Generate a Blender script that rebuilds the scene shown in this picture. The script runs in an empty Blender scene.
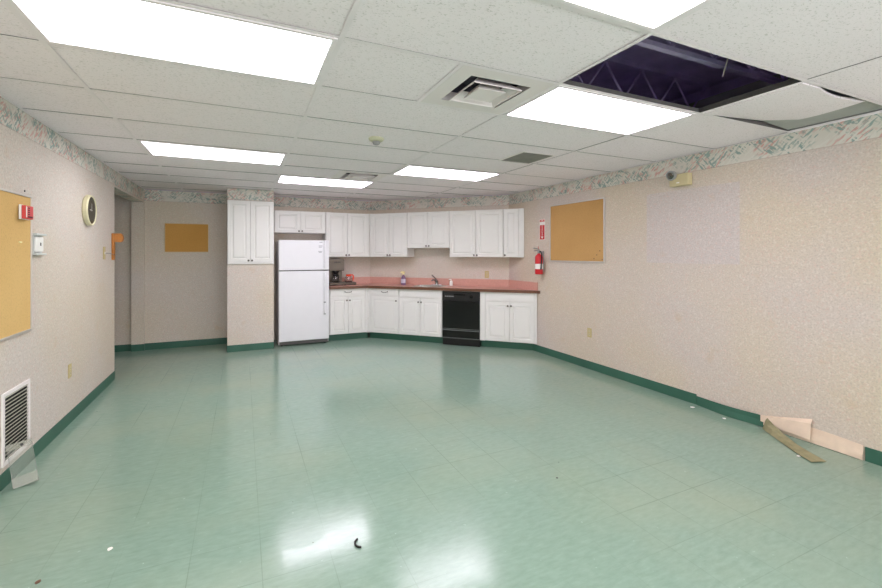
import bpy, bmesh, math, random
from mathutils import Vector, Matrix
random.seed(7)
PI = math.pi
scene = bpy.context.scene
COL = scene.collection

# ------------------------------------------------------------------ room numbers (metres)
ZC = 2.405                       # ceiling height
XL, XR = -1.339, 3.945           # left and right walls
YB = 7.69                        # back wall
SD = 9.82                        # diagonal kitchen wall: X + Y = SD
YF = -2.3                        # wall behind the camera
LX = [-0.8207, 0.3985, 1.6177, 2.8369]          # long ceiling bars
RY = lambda j: 1.9127 + 0.6096 * j              # cross rows
R2 = math.sqrt(2)
def diag(u, S): return (S / 2 + u / R2, S / 2 - u / R2)

# ------------------------------------------------------------------ materials
def new_mat(name):
    m = bpy.data.materials.new(name); m.use_nodes = True
    nt = m.node_tree; b = nt.nodes['Principled BSDF']
    return m, nt, b
def s2l(c):
    return tuple(((x / 255) / 12.92 if x / 255 <= .04045 else ((x / 255 + .055) / 1.055) ** 2.4) for x in c) + (1,)
def mat(name, rgb, rough=.5, metal=0, spec=.5, vary=0, scale=8, bump=0, bscale=200, trans=0, ior=1.45, coat=0):
    m, nt, b = new_mat(name)
    b.inputs['Roughness'].default_value = rough; b.inputs['Metallic'].default_value = metal
    b.inputs['Specular IOR Level'].default_value = spec
    b.inputs['Transmission Weight'].default_value = trans; b.inputs['IOR'].default_value = ior
    b.inputs['Coat Weight'].default_value = coat
    tc = nt.nodes.new('ShaderNodeTexCoord')
    n = nt.nodes.new('ShaderNodeTexNoise'); n.inputs['Scale'].default_value = scale; n.inputs['Detail'].default_value = 4
    nt.links.new(tc.outputs['Object'], n.inputs['Vector'])
    r = nt.nodes.new('ShaderNodeValToRGB')
    c = s2l(rgb); k = vary
    r.color_ramp.elements[0].position = .3; r.color_ramp.elements[1].position = .7
    r.color_ramp.elements[0].color = tuple(x * (1 - k) for x in c[:3]) + (1,)
    r.color_ramp.elements[1].color = tuple(min(1, x * (1 + k)) for x in c[:3]) + (1,)
    nt.links.new(n.outputs['Fac'], r.inputs['Fac']); nt.links.new(r.outputs['Color'], b.inputs['Base Color'])
    if bump:
        n2 = nt.nodes.new('ShaderNodeTexNoise'); n2.inputs['Scale'].default_value = bscale
        nt.links.new(tc.outputs['Object'], n2.inputs['Vector'])
        bp = nt.nodes.new('ShaderNodeBump'); bp.inputs['Strength'].default_value = bump; bp.inputs['Distance'].default_value = .002
        nt.links.new(n2.outputs['Fac'], bp.inputs['Height']); nt.links.new(bp.outputs['Normal'], b.inputs['Normal'])
    return m
def emit(name, rgb, strength):
    m, nt, b = new_mat(name)
    c = s2l(rgb)
    b.inputs['Base Color'].default_value = (.8, .8, .8, 1)
    b.inputs['Emission Color'].default_value = c; b.inputs['Emission Strength'].default_value = strength
    return m

class NT:                      # tiny node helper
    def __init__(s, nt): s.nt = nt
    def n(s, t, **kw):
        o = s.nt.nodes.new(t)
        for k, v in kw.items():
            if k in o.inputs: o.inputs[k].default_value = v
            else: setattr(o, k, v)
        return o
    def l(s, a, b): s.nt.links.new(a, b)
    def math(s, op, a, b=None, c=None):
        o = s.nt.nodes.new('ShaderNodeMath'); o.operation = op
        for i, v in enumerate((a, b, c)):
            if v is None: continue
            if isinstance(v, (int, float)): o.inputs[i].default_value = v
            else: s.l(v, o.inputs[i])
        return o.outputs[0]
    def mix(s, f, a, b):
        o = s.nt.nodes.new('ShaderNodeMix'); o.data_type = 'RGBA'
        for i, v in ((0, f), (6, a), (7, b)):
            if isinstance(v, (int, float)): o.inputs[i].default_value = v
            elif isinstance(v, tuple): o.inputs[i].default_value = v
            else: s.l(v, o.inputs[i])
        return o.outputs[2]
    def ramp(s, f, p0, p1, c0=(0, 0, 0, 1), c1=(1, 1, 1, 1)):
        o = s.nt.nodes.new('ShaderNodeValToRGB'); e = o.color_ramp.elements
        e[0].position = p0; e[1].position = p1; e[0].color = c0; e[1].color = c1
        s.l(f, o.inputs[0]); return o.outputs[0]

def wallpaper(name, warm, cool, patch=None, border=True):
    """speckled vinyl wallpaper; UV is metres along the wall and metres up"""
    m, nt, b = new_mat(name); N = NT(nt)
    b.inputs['Roughness'].default_value = .62; b.inputs['Specular IOR Level'].default_value = .3
    uv = N.n('ShaderNodeUVMap'); uv.uv_map = 'UVMap'
    sep = N.n('ShaderNodeSeparateXYZ'); N.l(uv.outputs[0], sep.inputs[0])
    U, V = sep.outputs[0], sep.outputs[1]
    big = N.n('ShaderNodeTexNoise', Scale=.75, Detail=2.); N.l(uv.outputs[0], big.inputs['Vector'])
    f = N.ramp(big.outputs['Fac'], .4, .62)
    if patch:                                           # a paler rectangle where something used to hang
        u0, u1, v0, v1 = patch
        k = N.math('MULTIPLY', N.math('MULTIPLY', N.math('GREATER_THAN', U, u0), N.math('LESS_THAN', U, u1)),
                   N.math('MULTIPLY', N.math('GREATER_THAN', V, v0), N.math('LESS_THAN', V, v1)))
        f = N.math('MAXIMUM', N.math('MULTIPLY', f, .6), N.math('MULTIPLY', k, .8))
    base = N.mix(f, s2l(warm), s2l(cool))
    sp = N.n('ShaderNodeTexNoise', Scale=80., Detail=2., Roughness=.6); N.l(uv.outputs[0], sp.inputs['Vector'])
    base = N.mix(N.math('MULTIPLY', N.ramp(sp.outputs['Fac'], .48, .68), .5), base, s2l((168, 156, 148)))
    sp2 = N.n('ShaderNodeTexNoise', Scale=75., Detail=2.); sp2.noise_dimensions = '4D'; sp2.inputs['W'].default_value = 3.3
    N.l(uv.outputs[0], sp2.inputs['Vector'])
    base = N.mix(N.math('MULTIPLY', N.ramp(sp2.outputs['Fac'], .5, .74), .28), base, s2l((248, 241, 235)))
    sp3 = N.n('ShaderNodeTexNoise', Scale=52., Detail=2.); sp3.noise_dimensions = '4D'; sp3.inputs['W'].default_value = 7.3
    N.l(uv.outputs[0], sp3.inputs['Vector'])
    base = N.mix(N.math('MULTIPLY', N.ramp(sp3.outputs['Fac'],   .54, .72), .4), base, s2l((214, 176, 164)))
    st = N.n('ShaderNodeTexNoise', Scale=6., Detail=4.); st.noise_dimensions = '4D'; st.inputs['W'].default_value = 1.7
    N.l(uv.outputs[0], st.inputs['Vector'])
    base = N.mix(N.math('MULTIPLY', N.ramp(st.outputs['Fac'], .62, .78), .32), base, s2l((196, 160, 110)))
    if border:                                          # brush-stroke border strip under the ceiling
        inb = N.math('GREATER_THAN', V, 2.238)
        strokes = s2l((210, 205, 196))
        for ang, w, lo, hi, colr in ((.75, 2.2, .5, .56, (206, 162, 154)), (-.8, 5.1, .52, .58, (142, 160, 154)), (.7, 8.4, .53, .58, (148, 166, 160)), (.78, 11.7, .52, .57, (214, 210, 202))):
            mp = N.n('ShaderNodeMapping'); mp.inputs['Rotation'].default_value = (0, 0, -ang); mp.inputs['Location'].default_value = (w, w * 1.7, 0)
            N.l(uv.outputs[0], mp.inputs['Vector'])
            mp2 = N.n('ShaderNodeMapping'); mp2.inputs['Scale'].default_value = (14, 52, 1); N.l(mp.outputs[0], mp2.inputs['Vector'])
            nn = N.n('ShaderNodeTexNoise', Scale=1., Detail=1.); N.l(mp2.outputs[0], nn.inputs['Vector'])
            pt = N.n('ShaderNodeTexNoise', Scale=5.5, Detail=0.); pt.noise_dimensions = '4D'; pt.inputs['W'].default_value = w
            N.l(uv.outputs[0], pt.inputs['Vector'])
            k = N.math('MULTIPLY', N.ramp(nn.outputs['Fac'], lo, hi), N.ramp(pt.outputs['Fac'], .42, .55))
            strokes = N.mix(k, strokes, s2l(colr))
        edge = N.math('LESS_THAN', V, 2.244)
        strokes = N.mix(N.math('MULTIPLY', edge, .6), strokes, s2l((176, 150, 140)))
        base = N.mix(inb, base, strokes)
    N.l(base, b.inputs['Base Color'])
    bn = N.n('ShaderNodeTexNoise', Scale=130., Detail=3.); N.l(uv.outputs[0], bn.inputs['Vector'])
    bp = N.n('ShaderNodeBump', Strength=.25, Distance=.0015); N.l(bn.outputs['Fac'], bp.inputs['Height']); N.l(bp.outputs[0], b.inputs['Normal'])
    return m

def floor_material():
    m, nt, b = new_mat('vinyl floor tiles'); N = NT(nt)
    tc = N.n('ShaderNodeTexCoord'); sep = N.n('ShaderNodeSeparateXYZ'); N.l(tc.outputs['Object'], sep.inputs[0])
    T = .3048
    gx = N.math('DIVIDE', N.math('SUBTRACT', sep.outputs[0], .08), T); gy = N.math('DIVIDE', N.math('SUBTRACT', sep.outputs[1], 1.441), T)
    ix, iy = N.math('FLOOR', gx), N.math('FLOOR', gy)
    cid = N.n('ShaderNodeCombineXYZ'); N.l(ix, cid.inputs[0]); N.l(iy, cid.inputs[1])
    wn = N.n('ShaderNodeTexWhiteNoise'); wn.noise_dimensions = '2D'; N.l(cid.outputs[0], wn.inputs['Vector'])
    # colour: green with soft marbling streaks, a little tile to tile change
    mp = N.n('ShaderNodeMapping'); mp.inputs['Scale'].default_value = (9, 26, 1); N.l(tc.outputs['Object'], mp.inputs['Vector'])
    mb = N.n('ShaderNodeTexNoise', Scale=1.6, Detail=5., Roughness=.65); N.l(mp.outputs[0], mb.inputs['Vector'])
    c = N.mix(N.ramp(mb.outputs['Fac'], .3, .72), s2l((123, 148, 134)), s2l((139, 163, 149)))
    c = N.mix(N.math('MULTIPLY', wn.outputs['Value'], .2), c, s2l((125, 148, 136)))
    wr = N.n('ShaderNodeTexNoise', Scale=.9, Detail=3.); N.l(tc.outputs['Object'], wr.inputs['Vector'])
    c = N.mix(N.math('MULTIPLY', N.ramp(wr.outputs['Fac'], .45, .72), .5), c, s2l((150, 160, 138)))     # yellowed wax
    fl = N.n('ShaderNodeTexNoise', Scale=34., Detail=2.); N.l(tc.outputs['Object'], fl.inputs['Vector'])
    c = N.mix(N.math('MULTIPLY', N.ramp(fl.outputs['Fac'], .72, .78), .35), c, s2l((190, 212, 198)))
    ds = N.n('ShaderNodeTexVoronoi', Scale=4.2); N.l(tc.outputs['Object'], ds.inputs['Vector'])
    c = N.mix(N.math('MULTIPLY', N.math('LESS_THAN', ds.outputs['Distance'], .02), .8), c, s2l((70, 84, 74)))
    # joints: thin, dirt packed only here and there
    def joint(g):
        fr = N.math('FRACT', g); d = N.math('MINIMUM', fr, N.math('SUBTRACT', 1, fr))
        return N.math('LESS_THAN', d, .0062)
    jn = N.n('ShaderNodeTexNoise', Scale=.85, Detail=2.); N.l(tc.outputs['Object'], jn.inputs['Vector'])
    jk = N.ramp(jn.outputs['Fac'], .38, .66, (.02, .02, .02, 1), (.46, .46, .46, 1))
    right = N.ramp(sep.outputs[0], 0.0, 1.0)
    jm = N.math('MULTIPLY', N.math('MAXIMUM', joint(gx), joint(gy)), jk)
    c = N.mix(jm, c, s2l((62, 84, 74)))
    N.l(c, b.inputs['Base Color'])
    ro = N.n('ShaderNodeTexNoise', Scale=2.3, Detail=4.); N.l(tc.outputs['Object'], ro.inputs['Vector'])
    rr = N.math('ADD', N.math('MULTIPLY', ro.outputs['Fac'], .16), N.math('MULTIPLY', wn.outputs['Value'], .06))
    rr = N.math('ADD', rr, .07)
    px = N.math('MULTIPLY', N.math('GREATER_THAN', sep.outputs[0], .175), N.math('LESS_THAN', sep.outputs[0], .60))
    py = N.math('MULTIPLY', N.math('GREATER_THAN', sep.outputs[1], 2.051), N.math('LESS_THAN', sep.outputs[1], 2.345))
    pn = N.n('ShaderNodeTexNoise', Scale=5., Detail=3.); N.l(tc.outputs['Object'], pn.inputs['Vector'])
    ex = N.math('DIVIDE', N.math('SUBTRACT', sep.outputs[0], .27), .115); ey = N.math('DIVIDE', N.math('SUBTRACT', sep.outputs[1], 2.29), .10)
    er = N.math('ADD', N.math('ADD', N.math('MULTIPLY', ex, ex), N.math('MULTIPLY', ey, ey)), N.math('MULTIPLY', pn.outputs['Fac'], .8))
    pk = N.math('MULTIPLY', N.math('MULTIPLY', px, py), N.math('GREATER_THAN', er, 1.4))
    rr = N.math('SUBTRACT', rr, N.math('MULTIPLY', pk, .055)); rr = N.math('MAXIMUM', rr, .05)
    N.l(rr, b.inputs['Roughness'])
    b.inputs['Specular IOR Level'].default_value = .5
    b.inputs['Coat Weight'].default_value = .12; b.inputs['Coat Roughness'].default_value = .15
    bn = N.n('ShaderNodeTexNoise', Scale=3.5, Detail=3.); N.l(tc.outputs['Object'], bn.inputs['Vector'])
    h = N.math('ADD', bn.outputs['Fac'], N.math('MULTIPLY', jm, -.4))
    bp = N.n('ShaderNodeBump', Strength=.12, Distance=.006); N.l(h, bp.inputs['Height']); N.l(bp.outputs[0], b.inputs['Normal'])
    N.l(bp.outputs[0], b.inputs['Coat Normal'])
    return m

def tile_material():
    m, nt, b = new_mat('fissured ceiling board'); N = NT(nt)
    b.inputs['Roughness'].default_value = .9; b.inputs['Specular IOR Level'].default_value = .1
    tc = N.n('ShaderNodeTexCoord')
    mp = N.n('ShaderNodeMapping'); mp.inputs['Scale'].default_value = (1, 1.9, 1); mp.inputs['Rotation'].default_value = (0, 0, .5)
    N.l(tc.outputs['Object'], mp.inputs['Vector'])
    n1 = N.n('ShaderNodeTexNoise', Scale=72., Detail=2., Roughness=.5); N.l(mp.outputs[0], n1.inputs['Vector'])
    v = N.n('ShaderNodeTexVoronoi', Scale=95.); N.l(tc.outputs['Object'], v.inputs['Vector'])
    big = N.n('ShaderNodeTexNoise', Scale=1.1, Detail=2.); N.l(tc.outputs['Object'], big.inputs['Vector'])
    c = N.mix(big.outputs['Fac'], s2l((246, 237, 241)), s2l((249, 241, 246)))
    c = N.mix(N.math('MULTIPLY', N.ramp(n1.outputs['Fac'], .60, .68), .38), c, s2l((160, 158, 148)))
    c = N.mix(N.math('MULTIPLY', N.math('LESS_THAN', v.outputs['Distance'], .17), .25), c, s2l((160, 158, 150)))
    N.l(c, b.inputs['Base Color'])
    bp = N.n('ShaderNodeBump', Strength=.3, Distance=.002); N.l(n1.outputs['Fac'], bp.inputs['Height']); N.l(bp.outputs[0], b.inputs['Normal'])
    return m

def cork_material(name, rgb, rgb2):
    m, nt, b = new_mat(name); N = NT(nt)
    b.inputs['Roughness'].default_value = .85; b.inputs['Specular IOR Level'].default_value = .15
    tc = N.n('ShaderNodeTexCoord')
    n = N.n('ShaderNodeTexNoise', Scale=90., Detail=3.); N.l(tc.outputs['Object'], n.inputs['Vector'])
    n2 = N.n('ShaderNodeTexNoise', Scale=1.6, Detail=2.); N.l(tc.outputs['Object'], n2.inputs['Vector'])
    c = N.mix(N.ramp(n2.outputs['Fac'], .35, .7), s2l(rgb), s2l(rgb2))
    c = N.mix(N.math('MULTIPLY', N.ramp(n.outputs['Fac'], .5, .75), .25), c, s2l(tuple(int(x * .7) for x in rgb)))
    N.l(c, b.inputs['Base Color']); return m

M = {}
M['wall'] = wallpaper('speckled cream wallpaper', (205, 193, 175), (205, 195, 187))
M['wall_right'] = wallpaper('speckled pink grey wallpaper', (205, 191, 172), (200, 190, 190), patch=(4.05, 5.0, 1.35, 2.08))
M['wall_plain'] = wallpaper('speckled cream wallpaper without border', (204, 192, 174), (205, 194, 186), border=False)
M['floor'] = floor_material()
M['tile'] = tile_material()
M['grid'] = mat('painted ceiling bar', (242, 234, 238), .5, vary=.03)
M['web'] = mat('galvanised web with gap shade', (96, 94, 92), .6, metal=.3)  # galvanised grey, also darkening the gaps in place of shade
M['plenum'] = mat('dark roof deck', (214, 198, 244), .9, vary=.2, scale=3)
M['plenum_steel'] = mat('dark roof steel', (70, 62, 86), .8, vary=.2)
M['gypsum'] = mat('grey gypsum', (170, 172, 168), .8, vary=.05)
M['base'] = mat('green cove base', (54, 96, 80), .45, vary=.08, scale=3)
M['base_back'] = mat('olive rubber underside', (142, 136, 104), .7, vary=.15, scale=20)
M['paper_torn'] = mat('torn paper backing', (226, 204, 184), .85, vary=.06, scale=14, bump=.4, bscale=60)
M['duct'] = mat('duct with slot shade', (84, 82, 96), .8)  # shade of the vent slots put into the duct colour
M['dark'] = mat('black vent shade', (16, 16, 16), .8)  # black colour standing in for the shade inside the wall vent
M['white_cab'] = mat('white thermofoil', (222, 220, 217), .38, vary=.01)
M['white_fridge'] = mat('white textured enamel', (222, 221, 225), .35, vary=.01, bump=.15, bscale=400)
M['grey_plastic'] = mat('grey plastic', (150, 150, 150), .5)
M['pewter'] = mat('dark pewter', (112, 106, 100), .35, metal=.8)
M['laminate'] = mat('rose laminate', (202, 152, 140), .35, vary=.06, scale=40)
M['edge'] = mat('brown laminate edge', (104, 70, 52), .4, vary=.12, scale=10)
M['black_gloss'] = mat('black enamel', (12, 13, 14), .18)
M['black'] = mat('black plastic', (22, 22, 23), .4)
M['toe_grey'] = mat('dark grey plastic', (96, 94, 92), .5)
M['grey_line'] = mat('dull silver trim', (120, 124, 124), .35, metal=.5)
M['steel'] = mat('brushed steel', (196, 196, 194), .28, metal=1)
M['chrome'] = mat('chrome', (150, 150, 150), .15, metal=1)
M['brewer'] = mat('brown grey steel', (92, 82, 74), .35, metal=.6, vary=.1)
M['glass'] = mat('clear glass', (245, 245, 245), .02, trans=1, ior=1.45)
M['orange'] = mat('orange plastic', (232, 70, 36), .4)
M['clear'] = mat('clear acrylic', (250, 252, 250), .03, trans=.93, ior=1.2)
def sheer(name, rgb, clear, gloss):
    m, nt, b = new_mat(name); N = NT(nt)
    tr = N.n('ShaderNodeBsdfTransparent'); di = N.n('ShaderNodeBsdfDiffuse'); gl = N.n('ShaderNodeBsdfGlossy', Roughness=.08)
    di.inputs['Color'].default_value = s2l(rgb)
    m1 = N.n('ShaderNodeMixShader'); m1.inputs[0].default_value = clear; N.l(di.outputs[0], m1.inputs[1]); N.l(tr.outputs[0], m1.inputs[2])
    m2 = N.n('ShaderNodeMixShader'); m2.inputs[0].default_value = gloss; N.l(m1.outputs[0], m2.inputs[1]); N.l(gl.outputs[0], m2.inputs[2])
    N.l(m2.outputs[0], nt.nodes['Material Output'].inputs['Surface']); return m
M['clear'] = sheer('clear acrylic sheet', (205, 208, 200), .86, .05)
M['clear_edge'] = sheer('frosted acrylic edge', (190, 190, 178), .68, .06)
M['purple'] = mat('purple cleaner bottle', (128, 96, 140), .3, trans=.3)
M['label'] = mat('pale bottle label', (200, 196, 214), .5)
M['cream_plastic'] = mat('cream plastic', (238, 226, 170), .5)
M['white_plastic'] = mat('white plastic', (238, 236, 232), .4)
M['beige'] = mat('beige plastic', (200, 186, 146), .5)
M['beige_plate'] = mat('almond plate', (190, 172, 122), .5)
M['cork_left'] = cork_material('tan cork', (210, 172, 112), (216, 180, 120))
M['cork_right'] = cork_material('brown cork', (190, 148, 94), (198, 156, 102))
M['cork_back'] = cork_material('dark tan cork', (198, 148, 80), (204, 154, 86))
M['alu'] = mat('aluminium frame', (206, 200, 194), .4, metal=.6)
M['wood_frame'] = mat('pale wood frame', (206, 186, 150), .5, vary=.06)
M['red'] = mat('red paint', (202, 34, 44), .35)
M['red_pale'] = mat('faded red plastic', (206, 72, 74), .45)
M['white_print'] = mat('white print', (236, 232, 228), .5)
M['grey_print'] = mat('grey lettering', (150, 150, 156), .5)
M['dark_print'] = mat('dark print', (70, 24, 28), .5)
M['clock_rim'] = mat('cream clock rim', (214, 206, 172), .4)
M['clock_face'] = mat('clock glass with dark reflection', (66, 62, 54), .12, vary=.3, scale=12)  # dark reflection in the glass painted as the face colour
M['wood'] = mat('orange varnished wood', (178, 112, 48), .4, vary=.18, scale=14)
M['detector'] = mat('aged ivory plastic', (196, 194, 168), .5)
M['vent_white'] = mat('white painted steel', (236, 228, 228), .45)
M['grille_grey'] = mat('dusty grille blade', (128, 126, 120), .7, vary=.1)
M['slat'] = mat('off-white slat', (204, 198, 184), .5)
M['thermo'] = mat('pale grey plastic', (204, 206, 204), .4)
m, nt, b = new_mat('window glass'); N = NT(nt)
tr = N.n('ShaderNodeBsdfTransparent'); gl = N.n('ShaderNodeBsdfGlossy', Roughness=.02); mx = N.n('ShaderNodeMixShader'); mx.inputs[0].default_value = .08
N.l(tr.outputs[0], mx.inputs[1]); N.l(gl.outputs[0], mx.inputs[2]); N.l(mx.outputs[0], nt.nodes['Material Output'].inputs['Surface']); M['pane'] = m
LS = 10.4
M['lamp_white'] = emit('white lamp diffuser', (252, 252, 255), LS)
M['lamp_warm'] = emit('warm white lamp diffuser', (255, 251, 242), LS)
M['lamp_pink'] = emit('pinkish lamp diffuser', (250, 241, 255), LS)

# ------------------------------------------------------------------ mesh helpers
def bm_new(): return bmesh.new()
def bx(bm, x0, x1, y0, y1, z0, z1, bevel=0, seg=2):
    mtx = Matrix.Translation(((x0 + x1) / 2, (y0 + y1) / 2, (z0 + z1) / 2)) @ Matrix.Diagonal((abs(x1 - x0), abs(y1 - y0), abs(z1 - z0), 1))
    r = bmesh.ops.create_cube(bm, size=1, matrix=mtx)
    if bevel:
        es = list({e for v in r['verts'] for e in v.link_edges})
        bmesh.ops.bevel(bm, geom=es, offset=bevel, segments=seg, affect='EDGES', profile=.5)
def prism(bm, poly, z0, z1):
    a = [bm.verts.new((x, y, z0)) for x, y in poly]; c = [bm.verts.new((x, y, z1)) for x, y in poly]
    bm.faces.new(a[::-1]); bm.faces.new(c)
    n = len(poly)
    for i in range(n): bm.faces.new((a[i], a[(i + 1) % n], c[(i + 1) % n], c[i]))
def lathe(bm, prof, seg=24, mtx=Matrix()):
    rings = []
    for r, z in prof:
        if r < 1e-6: rings.append([bm.verts.new(mtx @ Vector((0, 0, z)))])
        else: rings.append([bm.verts.new(mtx @ Vector((r * math.cos(2 * PI * k / seg), r * math.sin(2 * PI * k / seg), z))) for k in range(seg)])
    for a, c in zip(rings, rings[1:]):
        for k in range(seg):
            k2 = (k + 1) % seg
            q = [a[0] if len(a) == 1 else a[k], a[0] if len(a) == 1 else a[k2], c[0] if len(c) == 1 else c[k2], c[0] if len(c) == 1 else c[k]]
            u = []
            for v in q:
                if v not in u: u.append(v)
            if len(u) > 2: bm.faces.new(u)
def tube(bm, pts, r, seg=8, cap=True):
    pts = [Vector(p) for p in pts]; rings = []
    rs = r if isinstance(r, (list, tuple)) else [r] * len(pts)
    up = None
    for i, p in enumerate(pts):
        t = (pts[min(i + 1, len(pts) - 1)] - pts[max(i - 1, 0)]).normalized()
        if up is None: up = t.orthogonal().normalized()
        up = (up - t * up.dot(t)).normalized(); s = t.cross(up)
        rings.append([bm.verts.new(p + (up * math.cos(2 * PI * k / seg) + s * math.sin(2 * PI * k / seg)) * rs[i]) for k in range(seg)])
    for a, c in zip(rings, rings[1:]):
        for k in range(seg): bm.faces.new((a[k], a[(k + 1) % seg], c[(k + 1) % seg], c[k]))
    if cap: bm.faces.new(rings[0][::-1]); bm.faces.new(rings[-1])
def ring_frame(bm, x0, x1, z0, z1, w, y0, y1, bevel=.002):
    """rectangular frame in the XZ plane"""
    bx(bm, x0, x0 + w, y0, y1, z0, z1, bevel); bx(bm, x1 - w, x1, y0, y1, z0, z1, bevel)
    bx(bm, x0 + w, x1 - w, y0, y1, z0, z0 + w, bevel); bx(bm, x0 + w, x1 - w, y0, y1, z1 - w, z1, bevel)
def sheet(bm, rows, thick, closed=False):
    """grid of points (list of rows) turned into a thin solid"""
    vs = [[bm.verts.new(p) for p in r] for r in rows]
    fs = []
    for i in range(len(vs) - 1):
        for j in range(len(vs[0]) - 1): fs.append(bm.faces.new((vs[i][j], vs[i][j + 1], vs[i + 1][j + 1], vs[i + 1][j])))
    bm.normal_update()
    if thick: bmesh.ops.solidify(bm, geom=fs, thickness=thick)
def obj(name, bm, m, parent=None, label=None, smooth=False, loc=None, rot=None, uv=None):
    bmesh.ops.recalc_face_normals(bm, faces=bm.faces)
    me = bpy.data.meshes.new(name); bm.to_mesh(me); bm.free()
    me.materials.append(m)
    if smooth:
        for p in me.polygons: p.use_smooth = True
    o = bpy.data.objects.new(name, me); COL.objects.link(o)
    if parent: o.parent = parent
    if loc is not None: o.location = loc
    if rot is not None: o.rotation_euler = rot
    if label: o['label'] = label
    return o
def tag(o, label, cat, group=None):
    o['label'] = label; o['category'] = cat
    if group: o['group'] = group
    return o
def thing(name, label, cat, loc=(0, 0, 0), rz=0, group=None):
    o = bpy.data.objects.new(name, None); COL.objects.link(o)
    o.location = loc; o.rotation_euler = (0, 0, rz); o.empty_display_size = .1
    return tag(o, label, cat, group)
def struct(name, bm, m, parent=None):
    o = obj(name, bm, m, parent)
    o['kind'] = 'structure'
    return o
def letters(name, s, size, m, parent, loc, rot, depth=.0006, align='CENTER'):
    cu = bpy.data.curves.new(name, 'FONT'); cu.body = s; cu.size = size; cu.extrude = depth; cu.align_x = align; cu.align_y = 'CENTER'
    o = bpy.data.objects.new(name, cu); COL.objects.link(o)
    bpy.context.view_layer.update()
    me = bpy.data.meshes.new_from_object(o.evaluated_get(bpy.context.evaluated_depsgraph_get()))
    bpy.data.objects.remove(o); me.materials.clear(); me.materials.append(m)
    t = bpy.data.objects.new(name, me); COL.objects.link(t); t.parent = parent; t.location = loc; t.rotation_euler = rot
    return t
RZ_R, RZ_L, RZ_D = -PI / 2, PI / 2, -PI / 4

# ------------------------------------------------------------------ shell
def wall_boxes(name, m, boxes):
    """boxes with UVs: u = metres along the long direction, v = height"""
    bm = bm_new()
    for b in boxes:
        if len(b) == 6: bx(bm, *b)
        else: prism(bm, b[0], b[1], b[2])
    uvl = bm.loops.layers.uv.new('UVMap')
    bm.normal_update()
    for f in bm.faces:
        n = f.normal
        t = Vector((-n.y, n.x, 0))
        if t.length < .1:
            for l in f.loops: l[uvl].uv = (l.vert.co.x, l.vert.co.y)
        else:
            t.normalize()
            for l in f.loops: l[uvl].uv = (l.vert.co.dot(t) + 7.3, l.vert.co.z)
    o = struct(name, bm, m); return o
TH = .155
wall_boxes('wall_left', M['wall'], [(XL - TH, XL, YF, 6.05, 0, ZC), (XL - TH, XL, 6.05, 7.655, 2.214, ZC), (XL - TH, XL + .004, 7.655, 7.75, 0, ZC)])
wall_boxes('wall_hall', M['wall_plain'], [(-3.0, XL - TH, 7.72, 7.82, 0, ZC), (-3.1, -3.0, 4.6, 7.82, 0, ZC), (-3.0, XL - TH, 4.5, 4.6, 0, ZC)])
wall_boxes('wall_back', M['wall'], [(XL, 2.14, YB, YB + .1, 0, ZC)])
wall_boxes('wall_diagonal', M['wall'], [([(2.13, YB), (XR, SD - XR), (XR + .1, SD - XR + .04), (2.2, YB + .1)], 0, ZC)])
wall_boxes('wall_right', M['wall_right'], [(XR, XR + .1, YF, SD - XR + .02, 0, ZC)])
ADDED_WIN = [(-.95, 1.0), (1.6, 3.55)]; WZ0, WZ1 = .85, 2.2  # unseen windows added behind the camera to brighten the room and ceiling
wall_boxes('wall_front', M['wall'], [(XL - TH, XR + .1, YF - .1, YF, 0, WZ0), (XL - TH, XR + .1, YF - .1, YF, WZ1, ZC), (XL - TH, ADDED_WIN[0][0], YF - .1, YF, WZ0, WZ1), (ADDED_WIN[0][1], ADDED_WIN[1][0], YF - .1, YF, WZ0, WZ1), (ADDED_WIN[1][1], XR + .1, YF - .1, YF, WZ0, WZ1)])
for k, (a, c) in enumerate(ADDED_WIN):
    bm = bm_new(); ring_frame(bm, a, c, WZ0, WZ1, .05, YF - .07, YF - .02); bx(bm, (a + c) / 2 - .02, (a + c) / 2 + .02, YF - .07, YF - .02, WZ0 + .05, WZ1 - .05)
    wo = struct('window_%d' % (k + 1), bm, M['white_plastic'])
    bm = bm_new(); bx(bm, a + .05, c - .05, YF - .047, YF - .043, WZ0 + .05, WZ1 - .05); obj('window_pane', bm, M['pane'], wo)
    la = bpy.data.lights.new('sky_portal', 'AREA'); la.shape = 'RECTANGLE'; la.size = c - a; la.size_y = WZ1 - WZ0; la.cycles.is_portal = True
    lo = bpy.data.objects.new('sky_portal', la); COL.objects.link(lo); lo.location = ((a + c) / 2, YF - .11, (WZ0 + WZ1) / 2); lo.rotation_euler = (PI / 2, 0, 0)

PX0, PX1, PY = -.205, .431, 7.0
wall_boxes('wall_pillar', M['wall'], [(PX0, PX1, PY, YB, 0, 1.29), (PX0, PX1, PY, YB, 2.236, ZC), (PX0, PX1, 7.35, YB, 1.29, 2.236)])
bm = bm_new(); prism(bm, [(-3.1, YF - .1), (XR + .1, YF - .1), (XR + .1, 5.95), (2.2, YB + .13), (-3.1, YB + .13)], -.06, 0)
struct('floor', bm, M['floor'])

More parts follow.
